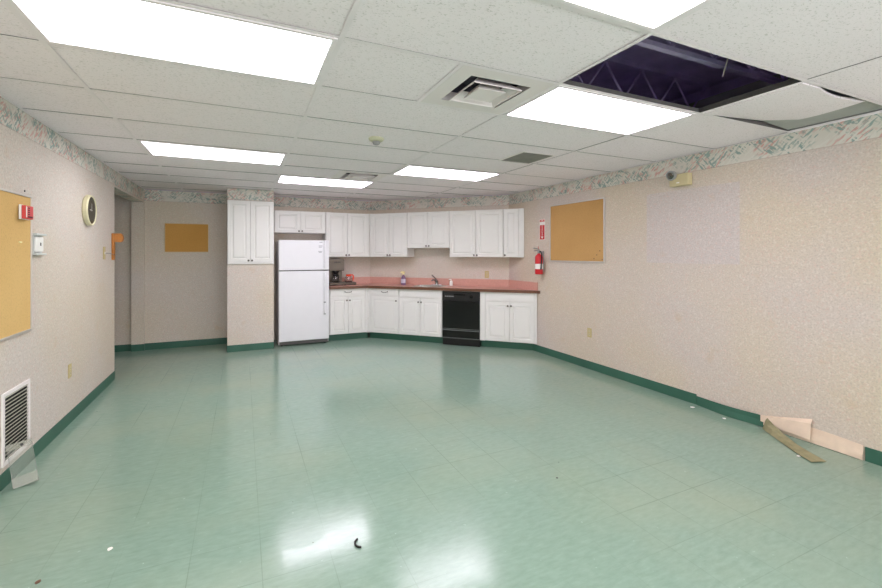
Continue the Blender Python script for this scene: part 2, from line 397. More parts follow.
def clip(poly, f):
    out = []
    for i, p in enumerate(poly):
        q = poly[(i + 1) % len(poly)]; a, b = f(p), f(q)
        if a >= 0: out.append(p)
        if (a >= 0) != (b >= 0):
            t = a / (a - b); out.append((p[0] + t * (q[0] - p[0]), p[1] + t * (q[1] - p[1])))
    return out
inside = lambda p: (SD - .004 - p[0] - p[1])
LIGHTS = [  # (column index of left bar, row, lamp, label)
    (0, 0, 'lamp_white', 'largest glowing ceiling panel, cut by the top left edge of the photo'),
    (0, 4, 'lamp_white', 'glowing white ceiling panel above the alcove end of the left wall'),
    (1, 6, 'lamp_pink', 'thin pinkish glowing ceiling panel closest to the refrigerator and kitchen wall'),
    (2, 4, 'lamp_pink', 'narrow lavender white ceiling panel in front of the sink cabinets'),
    (2, 0, 'lamp_pink', 'pinkish white ceiling panel directly beside the dark open ceiling hole'),
    (1, -2, 'lamp_warm', 'warm white ceiling panel at the top edge, touching the hole corner'),
]
HOLE = (2, -1); DISPLACED = (3, -1)
DIFF = [(1, 0), (1, 5)]
cols = [(XL, LX[0]), (LX[0], LX[1]), (LX[1], LX[2]), (LX[2], LX[3]), (LX[3], XR)]
skip = {(c, r) for c, r, *_ in LIGHTS} | {HOLE, DISPLACED}
bm = bm_new(); g = 0.004
rows = [j for j in range(-7, 10)]
for ci, (x0, x1) in enumerate(cols):
    for j in rows:
        if (ci - 1, j) in skip: continue
        ya, yb = max(RY(j), YF), min(RY(j + 1), YB)
        if yb - ya < .03: continue
        xa = x0
        xb = x1
        if (ci - 1, j) in DIFF: xb = x1 - .6096
        poly = [(xa + g, ya + g), (xb - g, ya + g), (xb - g, yb - g), (xa + g, yb - g)]
        poly = clip(poly, inside)
        if len(poly) < 3: continue
        dz = random.uniform(0, .0025)
        prism(bm, poly, ZC + .005 + dz, ZC + .02 + dz)
bx(bm, -3.0, XL - TH, 4.6, 7.72, ZC, ZC + .02)
struct('ceiling', bm, M['tile'])
# T bars: white flange below, galvanised web above, its grey standing in for gap shade
bm = bm_new(); bw = bm_new()
def tbar_y(x, y0, y1):
    bx(bm, x - .012, x + .012, y0, y1, ZC, ZC + .001); bx(bw, x - .0012, x + .0012, y0, y1, ZC + .001, ZC + .038)
def tbar_x(y, x0, x1):
    bx(bm, x0, x1, y - .012, y + .012, ZC, ZC + .0009); bx(bw, x0, x1, y - .0012, y + .0012, ZC + .0009, ZC + .032)
for x in LX: tbar_y(x, YF, min(YB, SD - x) - .003)
for ci, (x0, x1) in enumerate(cols):
    for j in rows:
        y = RY(j)
        if y < YF + .02 or y > YB - .02: continue
        xe = min(x1, SD - y - .004)
        if xe - x0 > .05: tbar_x(y, x0 + (.0125 if ci else .002), xe - (.0125 if xe == x1 and ci < 4 else .002))
for c, j in DIFF: tbar_y(LX[c + 1] - .6096, RY(j) + .0125, RY(j + 1) - .0125)
struct('trim_1', bm, M['grid']); struct('trim_3', bw, M['web'])
# wall angle
bm = bm_new(); w = .02
bx(bm, XL, XL + w, YF, 7.655, ZC - .0005, ZC + .001); bx(bm, XR - w, XR, YF, SD - XR, ZC - .0005, ZC + .001)
bx(bm, XL, PX0, YB - w, YB, ZC - .0005, ZC + .001); bx(bm, PX1, 2.12, YB - w, YB, ZC - .0005, ZC + .001)
prism(bm, [(2.12, YB), (XR, SD - XR), (XR, SD - XR - w * 1.4), (2.12, YB - w * 1.4)], ZC - .0005, ZC + .001)
bx(bm, XR - .062, XR - .0, RY(-1), RY(0), ZC + .0012, ZC + .004)
struct('trim_2', bm, M['grid'])
# space above the ceiling
ZP = 3.05
bm = bm_new()
bx(bm, -3.1, XR + .2, YF - .1, YB + .2, ZP, ZP + .05)
bx(bm, -3.15, -3.1, YF - .1, YB + .2, ZC + .02, ZP); bx(bm, -3.1, XR + .1, YF - .15, YF - .1, ZC + .02, ZP); bx(bm, -3.1, XR + .1, YB + .15, YB + .2, ZC + .02, ZP)
bx(bm, XR + .15, XR + .2, YF - .1, YB + .2, ZC + .02, ZP)
bx(bm, -3.12, XL - TH, YF - .12, 4.6, ZC + .001, ZC + .02)  # unseen lids from here on, added to block light leaking in from outside
prism(bm, [(2.13, YB + .001), (XR + .001, SD - XR + .001), (XR + .001, YF - .12), (XR + .18, YF - .12), (XR + .18, YB + .18), (2.13, YB + .18)], ZC + .001, ZC + .02)
bx(bm, -3.12, 2.13, YB + .002, YB + .18, ZC + .001, ZC + .02); bx(bm, -3.12, XR + .18, YF - .14, YF - .002, ZC + .001, ZC + .02)
for i in range(5):
    y = .35 + i * .75
    bx(bm, 1.0, XR, y - .03, y + .03, ZP - .04, ZP)
    for k in range(7):
        xa = 1.0 + k * .42
        tube(bm, [(xa, y, ZP - .04), (xa + .21, y, ZP - .30), (xa + .42, y, ZP - .04)], .010, 6)
    bx(bm, 1.0, XR, y - .02, y + .02, ZP - .33, ZP - .30)
struct('wall_plenum_and_lids', bm, M['plenum'])
bm = bm_new(); bx(bm, XR + .0, XR + .02, YF, 5.9, ZC + .001, ZC + .5)
struct('wall_plenum_side', bm, M['gypsum'])
bm = bm_new(); tube(bm, [(2.58, 1.60, ZC + .09), (2.52, 1.45, ZC + .42)], .003, 6)
tag(obj('hanger_wire', bm, M['alu']), 'thin pale wire hanging inside the dark open ceiling hole', 'wire')

# baseboards
BH = .10
def base_box(bm, x0, x1, y0, y1): bx(bm, x0, x1, y0, y1, 0, BH, .002)
bm = bm_new(); base_box(bm, XL, XL + .006, YF, 6.05); bx(bm, XL - TH, XL, 6.05, 6.056, 0, BH)
struct('baseboard_left', bm, M['base'])
bm = bm_new(); base_box(bm, XL + .004, PX0, YB - .006, YB); base_box(bm, XL - TH, XL + .004, 7.649, 7.655); base_box(bm, XL + .004, XL + .01, 7.649, YB - .006); base_box(bm, -3.0, XL - TH, 7.714, 7.72)
struct('baseboard_back', bm, M['base'])
bm = bm_new(); base_box(bm, PX0, PX1, PY - .006, PY); base_box(bm, PX0 - .006, PX0, PY - .006, YB - .006)
struct('baseboard_pillar', bm, M['base'])
bm = bm_new(); base_box(bm, XR - .006, XR, 2.69, 5.24); struct('baseboard_right', bm, M['base'])
bm = bm_new(); base_box(bm, XR - .006, XR, YF, 1.467); struct('baseboard_near', bm, M['base'])

# ------------------------------------------------------------------ ceiling fittings
for c, j, lm, lab in LIGHTS:
    x0, x1, y0, y1 = LX[c], LX[c + 1], RY(j), RY(j + 1)
    cx, cy = (x0 + x1) / 2, (y0 + y1) / 2
    t = thing('ceiling_light', lab, 'ceiling light', (cx, cy, ZC))
    hx, hy = (x1 - x0) / 2 - .013, (y1 - y0) / 2 - .013
    bm = bm_new(); w = .022
    for b in ((-hx, hx, -hy, -hy + w), (-hx, hx, hy - w, hy), (-hx, -hx + w, -hy + w, hy - w), (hx - w, hx, -hy + w, hy - w)): bx(bm, *b, -.004, .010, .0015)
    bx(bm, -hx, hx, -hy, hy, .010, .013)
    obj('frame', bm, M['grid'], t)
    bm = bm_new(); bx(bm, -hx + w, hx - w, -hy + w, hy - w, .004, .008)
    obj('diffuser', bm, M[lm], t, 'glowing white diffuser panel')

def frustum_ring(bm, a0, z0, a1, z1, th=.003):
    """sloped square ring from half-size a0 at z0 to a1 at z1"""
    c = [(-1, -1), (1, -1), (1, 1), (-1, 1)]
    lo = [bm.verts.new((a0 * x, a0 * y, z0)) for x, y in c]; hi = [bm.verts.new((a1 * x, a1 * y, z1)) for x, y in c]
    lo2 = [bm.verts.new((a0 * x, a0 * y, z0 + th)) for x, y in c]; hi2 = [bm.verts.new((a1 * x, a1 * y, z1 + th)) for x, y in c]
    for k in range(4):
        n = (k + 1) % 4
        bm.faces.new((lo[k], lo[n], hi[n], hi[k])); bm.faces.new((lo2[k], lo2[n], hi2[n], hi2[k]))
        bm.faces.new((lo[k], lo[n], lo2[n], lo2[k])); bm.faces.new((hi[k], hi[n], hi2[n], hi2[k]))
def supply(c, j, lab):
    x1 = LX[c + 1]; cx, cy = x1 - .3048, (RY(j) + RY(j + 1)) / 2
    t = thing('supply_vent', lab, 'air vent', (cx, cy, ZC))
    h, o = .2918, .195
    bm = bm_new()
    for b in ((-h, h, -h, -o), (-h, h, o, h), (-h, -o, -o, o), (o, h, -o, o)): bx(bm, *b, .0, .006)
    frustum_ring(bm, o, .0, o + .012, .06)
    obj('face_plate', bm, M['vent_white'], t)
    bm = bm_new(); bx(bm, -o - .02, o + .02, -o - .02, o + .02, .13, .135)
    for b in ((-o - .02, o + .02, -o - .024, -o - .02), (-o - .02, o + .02, o + .02, o + .024), (-o - .024, -o - .02, -o - .02, o + .02), (o + .02, o + .024, -o - .02, o + .02)): bx(bm, *b, .06, .135)
    obj('duct_box', bm, M['duct'], t, 'duct box darkened for slot shade')
    bm = bm_new(); frustum_ring(bm, .158, -.012, .105, .035); frustum_ring(bm, .158, -.015, .150, -.012); obj('louver_ring', bm, M['vent_white'], t)
    bm = bm_new(); bx(bm, -.085, .085, -.085, .085, -.012, -.008); frustum_ring(bm, .092, -.014, .055, .03); obj('centre_plate', bm, M['vent_white'], t)
supply(1, 0, 'square white ceiling air diffuser with stepped louvers, beside a lit panel')
supply(1, 5, 'far ceiling air diffuser just in front of the pinkish kitchen light')
# return grille
t = thing('return_grille', 'small grey ceiling grille flush in a tile near the right wall', 'air vent', (2.585, 3.54, ZC + .004))
bm = bm_new(); a, b2 = .175, .20; w = .022
for q in ((-a - w, a + w, -b2 - w, -b2), (-a - w, a + w, b2, b2 + w), (-a - w, -a, -b2, b2), (a, a + w, -b2, b2)): bx(bm, *q, -.006, 0, .001)
obj('frame', bm, M['vent_white'], t)
bm = bm_new()
for k in range(22):
    y = -b2 + .009 + k * .0182
    v = [bm.verts.new(p) for p in ((-a, y - .007, -.001), (a, y - .007, -.001), (a, y + .006, -.006), (-a, y + .006, -.006))]
    bm.faces.new(v)
    v = [bm.verts.new(p) for p in ((-a, y - .007, .000), (a, y - .007, .000), (a, y + .006, -.005), (-a, y + .006, -.005))]
    bm.faces.new(v)
obj('blades', bm, M['grille_grey'], t)
# smoke detector
t = thing('smoke_detector', 'small round ivory smoke detector on a ceiling tile', 'smoke detector', (1.012, 3.47, ZC + .005))
bm = bm_new(); lathe(bm, [(0, 0), (.062, 0), (.065, -.006), (.06, -.018), (.045, -.028), (0, -.028)]); obj('mounting_base', bm, M['detector'], t, smooth=False)
bm = bm_new(); lathe(bm, [(0, -.028), (.030, -.028), (.034, -.034), (.026, -.052), (.012, -.058), (0, -.058)]); obj('sensing_chamber', bm, M['grey_plastic'], t)

# displaced tile
bm = bm_new(); nx, ny = 16, 8
rowsp = []
for jy in range(ny + 1):
    fy = jy / ny; r = []
    y = RY(-1) + .02 + fy * .572
    for ix in range(nx + 1):
        fx = ix / nx
        xe = 3.57 + .17 * fy
        x = LX[3] + .006 + fx * (xe - LX[3] - .006)
        bow = .042 * max(0, math.sin(PI * min(1, max(0, (x - 3.02) / .58)))) * (1 - fy) ** 2
        z = ZC + .006 + .045 * fx * fy ** 3 + .012 * fx
        r.append((x, y + bow, z))
    rowsp.append(r)
sheet(bm, rowsp, .014)
tag(obj('ceiling_tile', bm, M['tile']), 'slipped ceiling tile hanging crooked between the dark hole and right wall', 'ceiling tile')

bm = bm_new(); v = [(3.50, RY(-1) + .016, ZC + .040), (XR - .075, RY(-1) + .016, ZC + .012), (XR - .075, RY(0) - .016, ZC + .012), (3.50, RY(0) - .016, ZC + .040)]
sheet(bm, [[v[0], v[1]], [v[3], v[2]]], .004)
tag(obj('grey_panel', bm, M['gypsum']), 'grey sheet showing in the gap between the slipped ceiling tile and wall', 'panel')

# ------------------------------------------------------------------ things on the walls
def corkboard(lab, loc, rz, w, h, cork, frame, fw=.014):
    t = thing('corkboard', lab, 'bulletin board', loc, rz)
    bm = bm_new(); bx(bm, 0, w, -.009, -.001, 0, h); obj('cork_panel', bm, M[cork], t)
    bm = bm_new(); ring_frame(bm, -fw, w + fw, -fw, h + fw, fw, -.016, -.001); obj('frame', bm, M[frame], t, 'pale frame around the cork')
    return t
corkboard('tan cork bulletin board on the left wall cut off by the frame', (XL, 2.60, .93), RZ_L, 1.272, .90, 'cork_left', 'alu')
corkboard('small brown bulletin board on the alcove back wall', (-1.072, YB, 1.475), 0, .575, .43, 'cork_back', 'wood_frame', .008)
corkboard('large brown cork board with aluminium frame on the right wall', (XR, 4.822, 1.352), RZ_R, .975, .755, 'cork_right', 'alu', .018)
for k, (y, z, lab) in enumerate(((3.905, 1.48, 'topmost'), (3.955, 1.43, 'second highest'), (4.0, 1.385, 'lowest left'), (3.868, 1.375, 'lowest right'))):
    bm = bm_new(); lathe(bm, [(0, 0), (.006, 0), (.0065, .004), (.004, .007), (0, .008)], 12, Matrix.Translation((XR - .0095, y, z)) @ Matrix.Rotation(-PI / 2, 4, 'Y'))
    tag(obj('push_pin', bm, M['edge']), lab + ' dark pin in the lower right corner of the framed board', 'push pin', 'pins in the framed cork board')
bm = bm_new(); lathe(bm, [(0, 0), (.006, 0), (.006, .004), (0, .006)], 10, Matrix.Translation((XL, 3.81, 1.87)) @ Matrix.Rotation(PI / 2, 4, 'Y'))
tag(obj('nail', bm, M['black']), 'dark nail in the wall just above the tan left board', 'nail')
bm = bm_new(); bx(bm, XL + .009, XL + .016, 3.70, 3.735, 1.517, 1.527, .002)
tag(obj('brass_tack', bm, M['cream_plastic']), 'small yellow tack on the tan left board', 'tack')
# fire alarm
t = thing('fire_alarm', 'red fire alarm strobe at the right edge of the left board', 'fire alarm', (XL + .0165, 3.68, 1.672), RZ_L)
bm = bm_new(); bx(bm, 0, .125, -.012, 0, 0, .096, .002); obj('mounting_plate', bm, M['white_plastic'], t, 'off-white backing plate')
bm = bm_new(); bx(bm, .006, .12, -.034, -.012, .004, .092, .004); obj('housing', bm, M['red_pale'], t)
bm = bm_new(); bx(bm, .007, .017, -.038, -.034, .012, .084, .002); obj('strobe_lens', bm, M['white_plastic'], t, 'pale strobe lens')
bm = bm_new()
for k in range(4): bx(bm, .040, .062, -.0352, -.034, .030 + k * .014, .038 + k * .014)
for k in range(5): bx(bm, .040 + k * .014, .050 + k * .014, -.0352, -.034, .012, .022)
obj('markings', bm, M['dark_print'], t, 'dark markings')
# thermostat with clear guard
t = thing('thermostat', 'pale grey thermostat in a guard beside the left board', 'thermostat', (XL, 3.912, 1.435), RZ_L)
bm = bm_new(); bx(bm, 0, .165, -.006, 0, 0, .155, .002); obj('wall_plate', bm, M['thermo'], t)
bm = bm_new(); bx(bm, .02, .14, -.022, -.006, .025, .13, .006); obj('body', bm, M['white_plastic'], t)
bm = bm_new(); bx(bm, .078, .096, -.0232, -.0218, .068, .09); obj('display', bm, M['black'], t, 'small dark display')
bm = bm_new(); bx(bm, 0, .165, -.032, -.006, .14, .155, .004); bx(bm, .0, .165, -.032, -.006, 0, .014, .004); bx(bm, 0, .006, -.012, -.006, .010, .145); obj('guard', bm, M['thermo'], t, 'pale guard rails')
# clock
t = thing('wall_clock', 'round wall clock with thick cream rim and face painted with dark reflection', 'clock', (XL, 5.085, 1.857), RZ_L)
MX = Matrix.Rotation(PI / 2, 4, 'X')
bm = bm_new(); lathe(bm, [(0, 0), (.138, 0), (.146, .008), (.146, .034), (.140, .042), (.132, .044), (.126, .037), (0, .036)], 48, MX); obj('rim', bm, M['clock_rim'], t, smooth=False)
bm = bm_new(); lathe(bm, [(0, .0365), (.127, .0365), (.127, .0375), (0, .0375)], 48, MX); obj('face', bm, M['clock_face'], t, 'face painted with dark reflection')
bm = bm_new(); bx(bm, -.003, .003, -.0392, -.0382, -.01, .065); obj('hand', bm, M['alu'], t)
bm = bm_new(); bx(bm, -.06, .01, -.0405, -.0395, -.003, .003); obj('hand', bm, M['alu'], t)
# switch + wooden hook on the wall end
t = thing('light_switch', 'narrow beige switch plate near the end of the left wall', 'light switch', (XL, 5.60, 1.385), RZ_L)
bm = bm_new(); bx(bm, 0, .075, -.006, 0, 0, .135, .002); obj('wall_plate', bm, M['beige_plate'], t)
bm = bm_new(); bx(bm, .031, .043, -.012, -.006, .055, .08, .002); obj('toggle', bm, M['white_plastic'], t)
t = thing('wooden_bracket', 'orange wooden bracket with rounded arm at the end of left wall', 'wall bracket', (XL, 5.92, 1.375), RZ_L)
bm = bm_new(); bx(bm, 0, .075, -.02, 0, 0, .30, .004); obj('back_board', bm, M['wood'], t)
bm = bm_new()
prof = [(.0, .205), (.10, .20), (.125, .215), (.135, .25), (.125, .285), (.10, .30), (.0, .30)]
vsA = [bm.verts.new((.012, -.02 - (d if d else 0) * .62, z)) for d, z in prof]; vsB = [bm.verts.new((.064, -.02 - d * .62, z)) for d, z in prof]
bm.faces.new(vsA); bm.faces.new(vsB[::-1])
for k in range(len(prof)): bm.faces.new((vsA[k], vsA[(k + 1) % len(prof)], vsB[(k + 1) % len(prof)], vsB[k]))
obj('arm', bm, M['wood'], t, 'rounded wooden arm')
bm = bm_new(); tube(bm, [(-.275, -.008, .075), (-.15, -.010, .076), (-.02, -.012, .068), (.03, -.022, .06)], .0035, 6); obj('rod', bm, M['pewter'], t, 'thin dark rod reaching the switch')
# outlets
def outlet(lab, loc, rz, m='beige_plate'):
    t = thing('wall_outlet', lab, 'electrical outlet', loc, rz)
    bm = bm_new(); bx(bm, -.036, .036, -.005, 0, -.058, .058, .002); obj('cover_plate', bm, M[m], t)
    for s in (-1, 1):
        bm = bm_new(); lathe(bm, [(0, 0), (.017, 0), (.016, .002), (0, .002)], 16, Matrix.Translation((0, -.005, s * .021)) @ MX); o = obj('receptacle', bm, M['beige'], t)
        bm = bm_new(); bx(bm, -.007, -.005, -.0075, -.007, s * .021 - .004, s * .021 + .006); bx(bm, .005, .007, -.0075, -.007, s * .021 - .004, s * .021 + .006); obj('slots', bm, M['black'], o)
outlet('beige wall outlet low on the left wall', (XL, 4.64, .447), RZ_L)
outlet('beige wall outlet low on the right wall below the cork board', (XR, 4.085, .455), RZ_R)
x, y = diag(-1.735, SD); outlet('almond outlet above the rose countertop right of the sink', (x, y, 1.10), RZ_D)
# floor-level vent grille, left wall
t = thing('wall_vent', 'white slatted return vent low on the left wall', 'air vent', (XL, 3.50, .135), RZ_L)
VW, VH = .372, .45
bm = bm_new(); ring_frame(bm, 0, VW, 0, VH, .026, -.010, 0, .002); obj('frame', bm, M['vent_white'], t)
bm = bm_new(); bx(bm, .028, VW - .028, -.001, 0, .028, VH - .028); obj('backing', bm, M['dark'], t, 'black sheet standing in for shade behind the slats')
for k in range(17):
    z = .036 + k * .0236
    bm = bm_new(); v = [(.028, -.0095, z + .010), (VW - .028, -.0095, z + .010), (VW - .028, -.0018, z - .002), (.028, -.0018, z - .002)]
    sheet(bm, [v[:2], [v[3], v[2]]], .0015); obj('slat', bm, M['slat'], t)
# clear plastic holder leaning below it
t = thing('plastic_holder', 'clear plastic pamphlet holder leaning on the wall below the vent', 'plastic holder', (-1.235, 3.54, .002), .34)
t.rotation_euler = (-.16, -.13, .33)
bm = bm_new(); hw = .058
bx(bm, -hw, hw, -.002, .001, 0, .26, .0008); bx(bm, -hw, -hw + .003, -.028, -.002, 0, .26); bx(bm, hw - .003, hw, -.028, -.002, 0, .26)
obj('back_panel', bm, M['clear'], t)
bm = bm_new(); bx(bm, -hw, hw, -.048, -.045, .004, .065, .0008); bx(bm, -hw, hw, -.045, -.002, .002, .005); bx(bm, -hw, -hw + .003, -.045, -.028, .005, .065); bx(bm, hw - .003, hw, -.045, -.028, .005, .065)
obj('front_pocket', bm, M['clear_edge'], t)
bm = bm_new(); bx(bm, -hw, hw, -.036, -.002, .26, .264, .001); bx(bm, -hw, hw, -.039, -.036, .23, .264, .001); obj('top_flap', bm, M['clear_edge'], t)
bm = bm_new(); lathe(bm, [(0, 0), (.008, 0), (.008, .002), (0, .002)], 14, Matrix.Translation((.012, -.039, .247)) @ MX); obj('screw', bm, M['black'], t, 'dark screw head')
# emergency light on right wall
t = thing('emergency_light', 'beige emergency light box with round lamp under the border', 'emergency light', (XR, 2.93, 2.112), RZ_R)
bm = bm_new(); bx(bm, 0, .20, -.07, -.004, 0, .115, .006); obj('battery_box', bm, M['beige'], t)
bm = bm_new(); bx(bm, .01, .19, -.004, 0, .01, .105); obj('mounting_plate', bm, M['beige'], t)
bm = bm_new(); lathe(bm, [(0, .0), (.03, .0), (.045, .03), (.05, .06), (.045, .064), (0, .058)], 24, Matrix.Translation((.045, -.05, .118)) @ Matrix.Rotation(PI / 2 + .25, 4, 'X')); obj('lamp_head', bm, M['grey_plastic'], t, 'round grey lamp head')
bm = bm_new(); lathe(bm, [(0, .0645), (.036, .0645), (.03, .067), (0, .069)], 20, Matrix.Translation((.045, -.05, .118)) @ Matrix.Rotation(PI / 2 + .25, 4, 'X')); obj('lens', bm, M['chrome'], t)
bm = bm_new(); bx(bm, .08, .11, -.072, -.069, .025, .035); obj('indicator', bm, M['white_print'], t)
# fire extinguisher sign
t = thing('extinguisher_sign', 'narrow red and white sign above the fire extinguisher', 'sign', (XR, 5.075, 1.645), RZ_R)
bm = bm_new(); bx(bm, 0, .115, -.002, 0, 0, .30); obj('panel', bm, M['white_print'], t)
bm = bm_new(); bx(bm, .006, .109, -.0028, -.002, .006, .215); bx(bm, .006, .109, -.0028, -.002, .262, .294); obj('red_field', bm, M['red'], t, 'red printed field')
letters('lettering', 'FIRE', .034, M['white_print'], t, (.0575, -.003, .278), (PI / 2, 0, 0))
letters('lettering', 'EXTINGUISHER', .024, M['white_print'], t, (.0575, -.003, .136), (PI / 2, PI / 2, 0)).scale = (.9, 1.7, 1)
bm = bm_new(); prism(bm, [(.03, .05), (.085, .05), (.0575, .015)], .0, .0008)
o = obj('arrow', bm, M['white_print'], t); o.rotation_euler = (PI / 2, 0, 0); o.location = (0, -.0028, 0)
# fire extinguisher
t = thing('fire_extinguisher', 'red fire extinguisher hung on the right wall beside the counter', 'fire extinguisher', (XR - .075, 5.00, 1.15), RZ_R)
bm = bm_new(); lathe(bm, [(0, 0), (.05, 0), (.056, .01), (.056, .24), (.048, .268), (.025, .285), (.02, .30), (0, .30)], 28); obj('cylinder', bm, M['red'], t, smooth=True)
bm = bm_new(); lathe(bm, [(.0566, .075), (.0568, .075), (.0568, .15), (.0566, .15)], 28); obj('label_band', bm, M['white_print'], t, 'pale paper label')
bm = bm_new(); bx(bm, -.016, .016, -.016, .016, .30, .335, .004); tube(bm, [(0, .01, .33), (0, -.03, .34), (0, -.085, .335)], .008, 8); tube(bm, [(0, .01, .345), (0, -.03, .365), (0, -.095, .375)], .008, 8); obj('valve_handle', bm, M['grey_plastic'], t, 'grey valve and handle')
bm = bm_new(); tube(bm, [(.015, -.005, .318), (.05, -.01, .33), (.075, -.01, .29), (.072, -.01, .2), (.066, -.012, .1), (.062, -.012, .07)], [.008, .008, .008, .008, .010, .014], 8); obj('hose', bm, M['black'], t, 'black hose')
bm = bm_new(); bx(bm, -.02, .02, .058, .075, .05, .33); obj('mounting_bracket', bm, M['grey_plastic'], t)
bm = bm_new(); tube(bm, [(0, 0, .345), (-.004, -.01, .385), (0, -.012, .40)], .004, 6); obj('pull_pin', bm, M['red'], t)

# loose cove base strip and torn paper on right wall
bm = bm_new()
pts = []
for k in range(25):
    f = k / 24; y = 2.685 - f * .585
    out = .008 + .022 * math.sin(PI * f) ** 2
    tilt = .012 * math.sin(PI * f)
    pts.append([(XR - out - tilt, y, .0015), (XR - out, y, .055), (XR - .008 - out * .6, y, .088 + .010 * f - .004 * math.sin(PI * f))])
# twist from the wall down to the floor, back side up
def lerp(a, b, f): return tuple(a[i] + (b[i] - a[i]) * f for i in range(3))
endU = (XR - .014, 2.06, .090); endM = (XR - .03, 2.08, .05); endL = (XR - .05, 2.09, .0015)
pts.append([endL, endM, endU])
strip_front = pts
sheet(bm, strip_front, .0025)
t = tag(obj('loose_cove_base', bm, M['base']), 'loose green cove base strip peeling off the right wall', 'baseboard strip')
bm = bm_new()
path = [  # (lower edge, upper edge)
    ((XR - .050, 2.09, .0015), (XR - .020, 2.075, .095)),
    ((XR - .085, 2.05, .003), (XR - .045, 2.045, .088)),
    ((XR - .135, 1.985, .004), (XR - .070, 1.995, .066)),
    ((XR - .200, 1.89, .004), (XR - .115, 1.90, .034)),
    ((XR - .275, 1.785, .004), (XR - .18, 1.785, .016)),
    ((XR - .335, 1.69, .005), (XR - .235, 1.67, .010)),
    ((XR - .378, 1.607, .006), (XR - .278, 1.567, .008))]
sheet(bm, [[a, lerp(a, c, .5), c] for a, c in path], .002)
obj('peeled_end', bm, M['base_back'], t, 'olive underside of the peeled end on the floor')
bm = bm_new(); rowsp = []
for k in range(21):
    f = k / 20; y = 2.10 - f * .625
    r = []
    for q in range(9):
        h = q / 8
        z = .004 + h * (.085 + .03 * math.sin(2.2 * f + .4))
        out = .004 + .022 * math.sin(PI * min(1, h * 1.6)) ** 2 * (.5 + .5 * math.sin(5 * f + 1)) + (.012 * (1 - h) * f)
        r.append((XR - out, y, z))
    rowsp.append(r)
sheet(bm, rowsp, .002)
t = tag(obj('torn_wallpaper', bm, M['paper_torn']), 'torn pale wallpaper curling above the floor where the cove base came off', 'torn wallpaper')
bm = bm_new(); rowsp = []
for k in range(13):
    f = k / 12; y = 2.12 - f * .35
    rowsp.append([(XR - .026 - .012 * (1 - h) * f, y, .03 + .02 * (1 - f) + h * (.06 + .085 * f)) if h < 1 else (XR - .004, y, .09 + .095 * f) for h in (0, .3, .6, .85, 1)])
sheet(bm, rowsp, .0015); obj('lifted_flap', bm, M['paper_torn'], t, 'lifted square flap of paper')

# ------------------------------------------------------------------ cabinets
def panel_door(x0, x1, z0, z1, raised=True, t=.019):
    """raised-panel door face, back at y=0, front towards -y"""
    bm = bm_new()
    fr = .052 if raised and min(x1 - x0, z1 - z0) > .2 else .03
    if not raised: fr = .02
    rings = [(0, 0), (0, -t + .003), (.003, -t), (fr, -t), (fr + .005, -t + .007), (fr + .014, -t + .007), (fr + .034, -t + .0005)]
    if not raised: rings = [(0, 0), (0, -t + .003), (.003, -t), (.012, -t), (.016, -t + .002), (.02, -t)]
    vs = [[bm.verts.new((x, y, z)) for x, z in ((x0 + i, z0 + i), (x1 - i, z0 + i), (x1 - i, z1 - i), (x0 + i, z1 - i))] for i, y in rings]
    for a, c in zip(vs, vs[1:]):
        for k in range(4): bm.faces.new((a[k], a[(k + 1) % 4], c[(k + 1) % 4], c[k]))
    bm.faces.new(vs[-1]); bm.faces.new(vs[0][::-1])
    return bm
def knob(parent, x, z, y=-.019):
    bm = bm_new(); lathe(bm, [(0, 0), (.007, 0), (.005, .008), (.008, .013), (.0145, .018), (.0145, .023), (.009, .027), (0, .028)], 14, Matrix.Translation((x, y, z)) @ MX)
    obj('knob', bm, M['pewter'], parent, 'dark pewter knob', smooth=True)
def pull(parent, x, z, y=-.019):
    bm = bm_new()
    tube(bm, [(x - .055, y, z + .006), (x - .05, y - .012, z + .006), (x - .03, y - .02, z - .004), (x, y - .024, z - .008), (x + .03, y - .02, z - .004), (x + .05, y - .012, z + .006), (x + .055, y, z + .006)], [.009, .006, .0045, .005, .0045, .006, .009], 8)
    obj('pull_handle', bm, M['pewter'], parent, 'dark bow handle', smooth=True)
def cabinet(name, lab, loc, rz, body, z0, z1, doors=(), drawers=(), fillers=(), toe=None, group=None, cat='cabinet'):
    t = thing(name, lab, cat, loc, rz, group)
    bm = bm_new(); prism(bm, body, z0, z1); obj('body', bm, M['white_cab'], t)
    for (x0, x1, a, b, kx, kz) in doors:
        o = obj('door', panel_door(x0, x1, a, b), M['white_cab'], t); knob(o, kx, kz)
    for (x0, x1, a, b, hp) in drawers:
        o = obj('drawer_front', panel_door(x0, x1, a, b, False), M['white_cab'], t)
        if hp: pull(o, (x0 + x1) / 2, (a + b) / 2)
    for (x0, x1, a, b) in fillers:
        bm = bm_new(); bx(bm, x0, x1, -.017, 0, a, b, .001); obj('filler_strip', bm, M['white_cab'], t)
    if toe:
        bm = bm_new(); prism(bm, toe, .001, z0); obj('toe_kick', bm, M['base'], t, 'dark green toe kick')
    return t
rect = lambda w, d: [(0, 0), (w, 0), (w, d), (0, d)]
def two_doors(x0, x1, a, b, kz, gap=.003):
    m = (x0 + x1) / 2
    return [(x0, m - gap, a, b, m - gap - .022, kz), (m + gap, x1, a, b, m + gap + .022, kz)]
UZ0, UZ1 = 1.388, 2.146
# pillar cabinet
tc_ = cabinet('storage_cabinet', 'tall white two door cabinet set into the wallpapered pillar', (PX0, PY, 0), 0, rect(.636, .345), 1.292, 2.234,
        [(.006, .304, 1.318, 2.226, .284, 1.345), (.310, .630, 1.318, 2.226, .332, 1.345)])
bm = bm_new(); bx(bm, 0, .636, -.026, 0, 1.292, 1.312, .003); obj('ledge', bm, M['white_cab'], tc_)
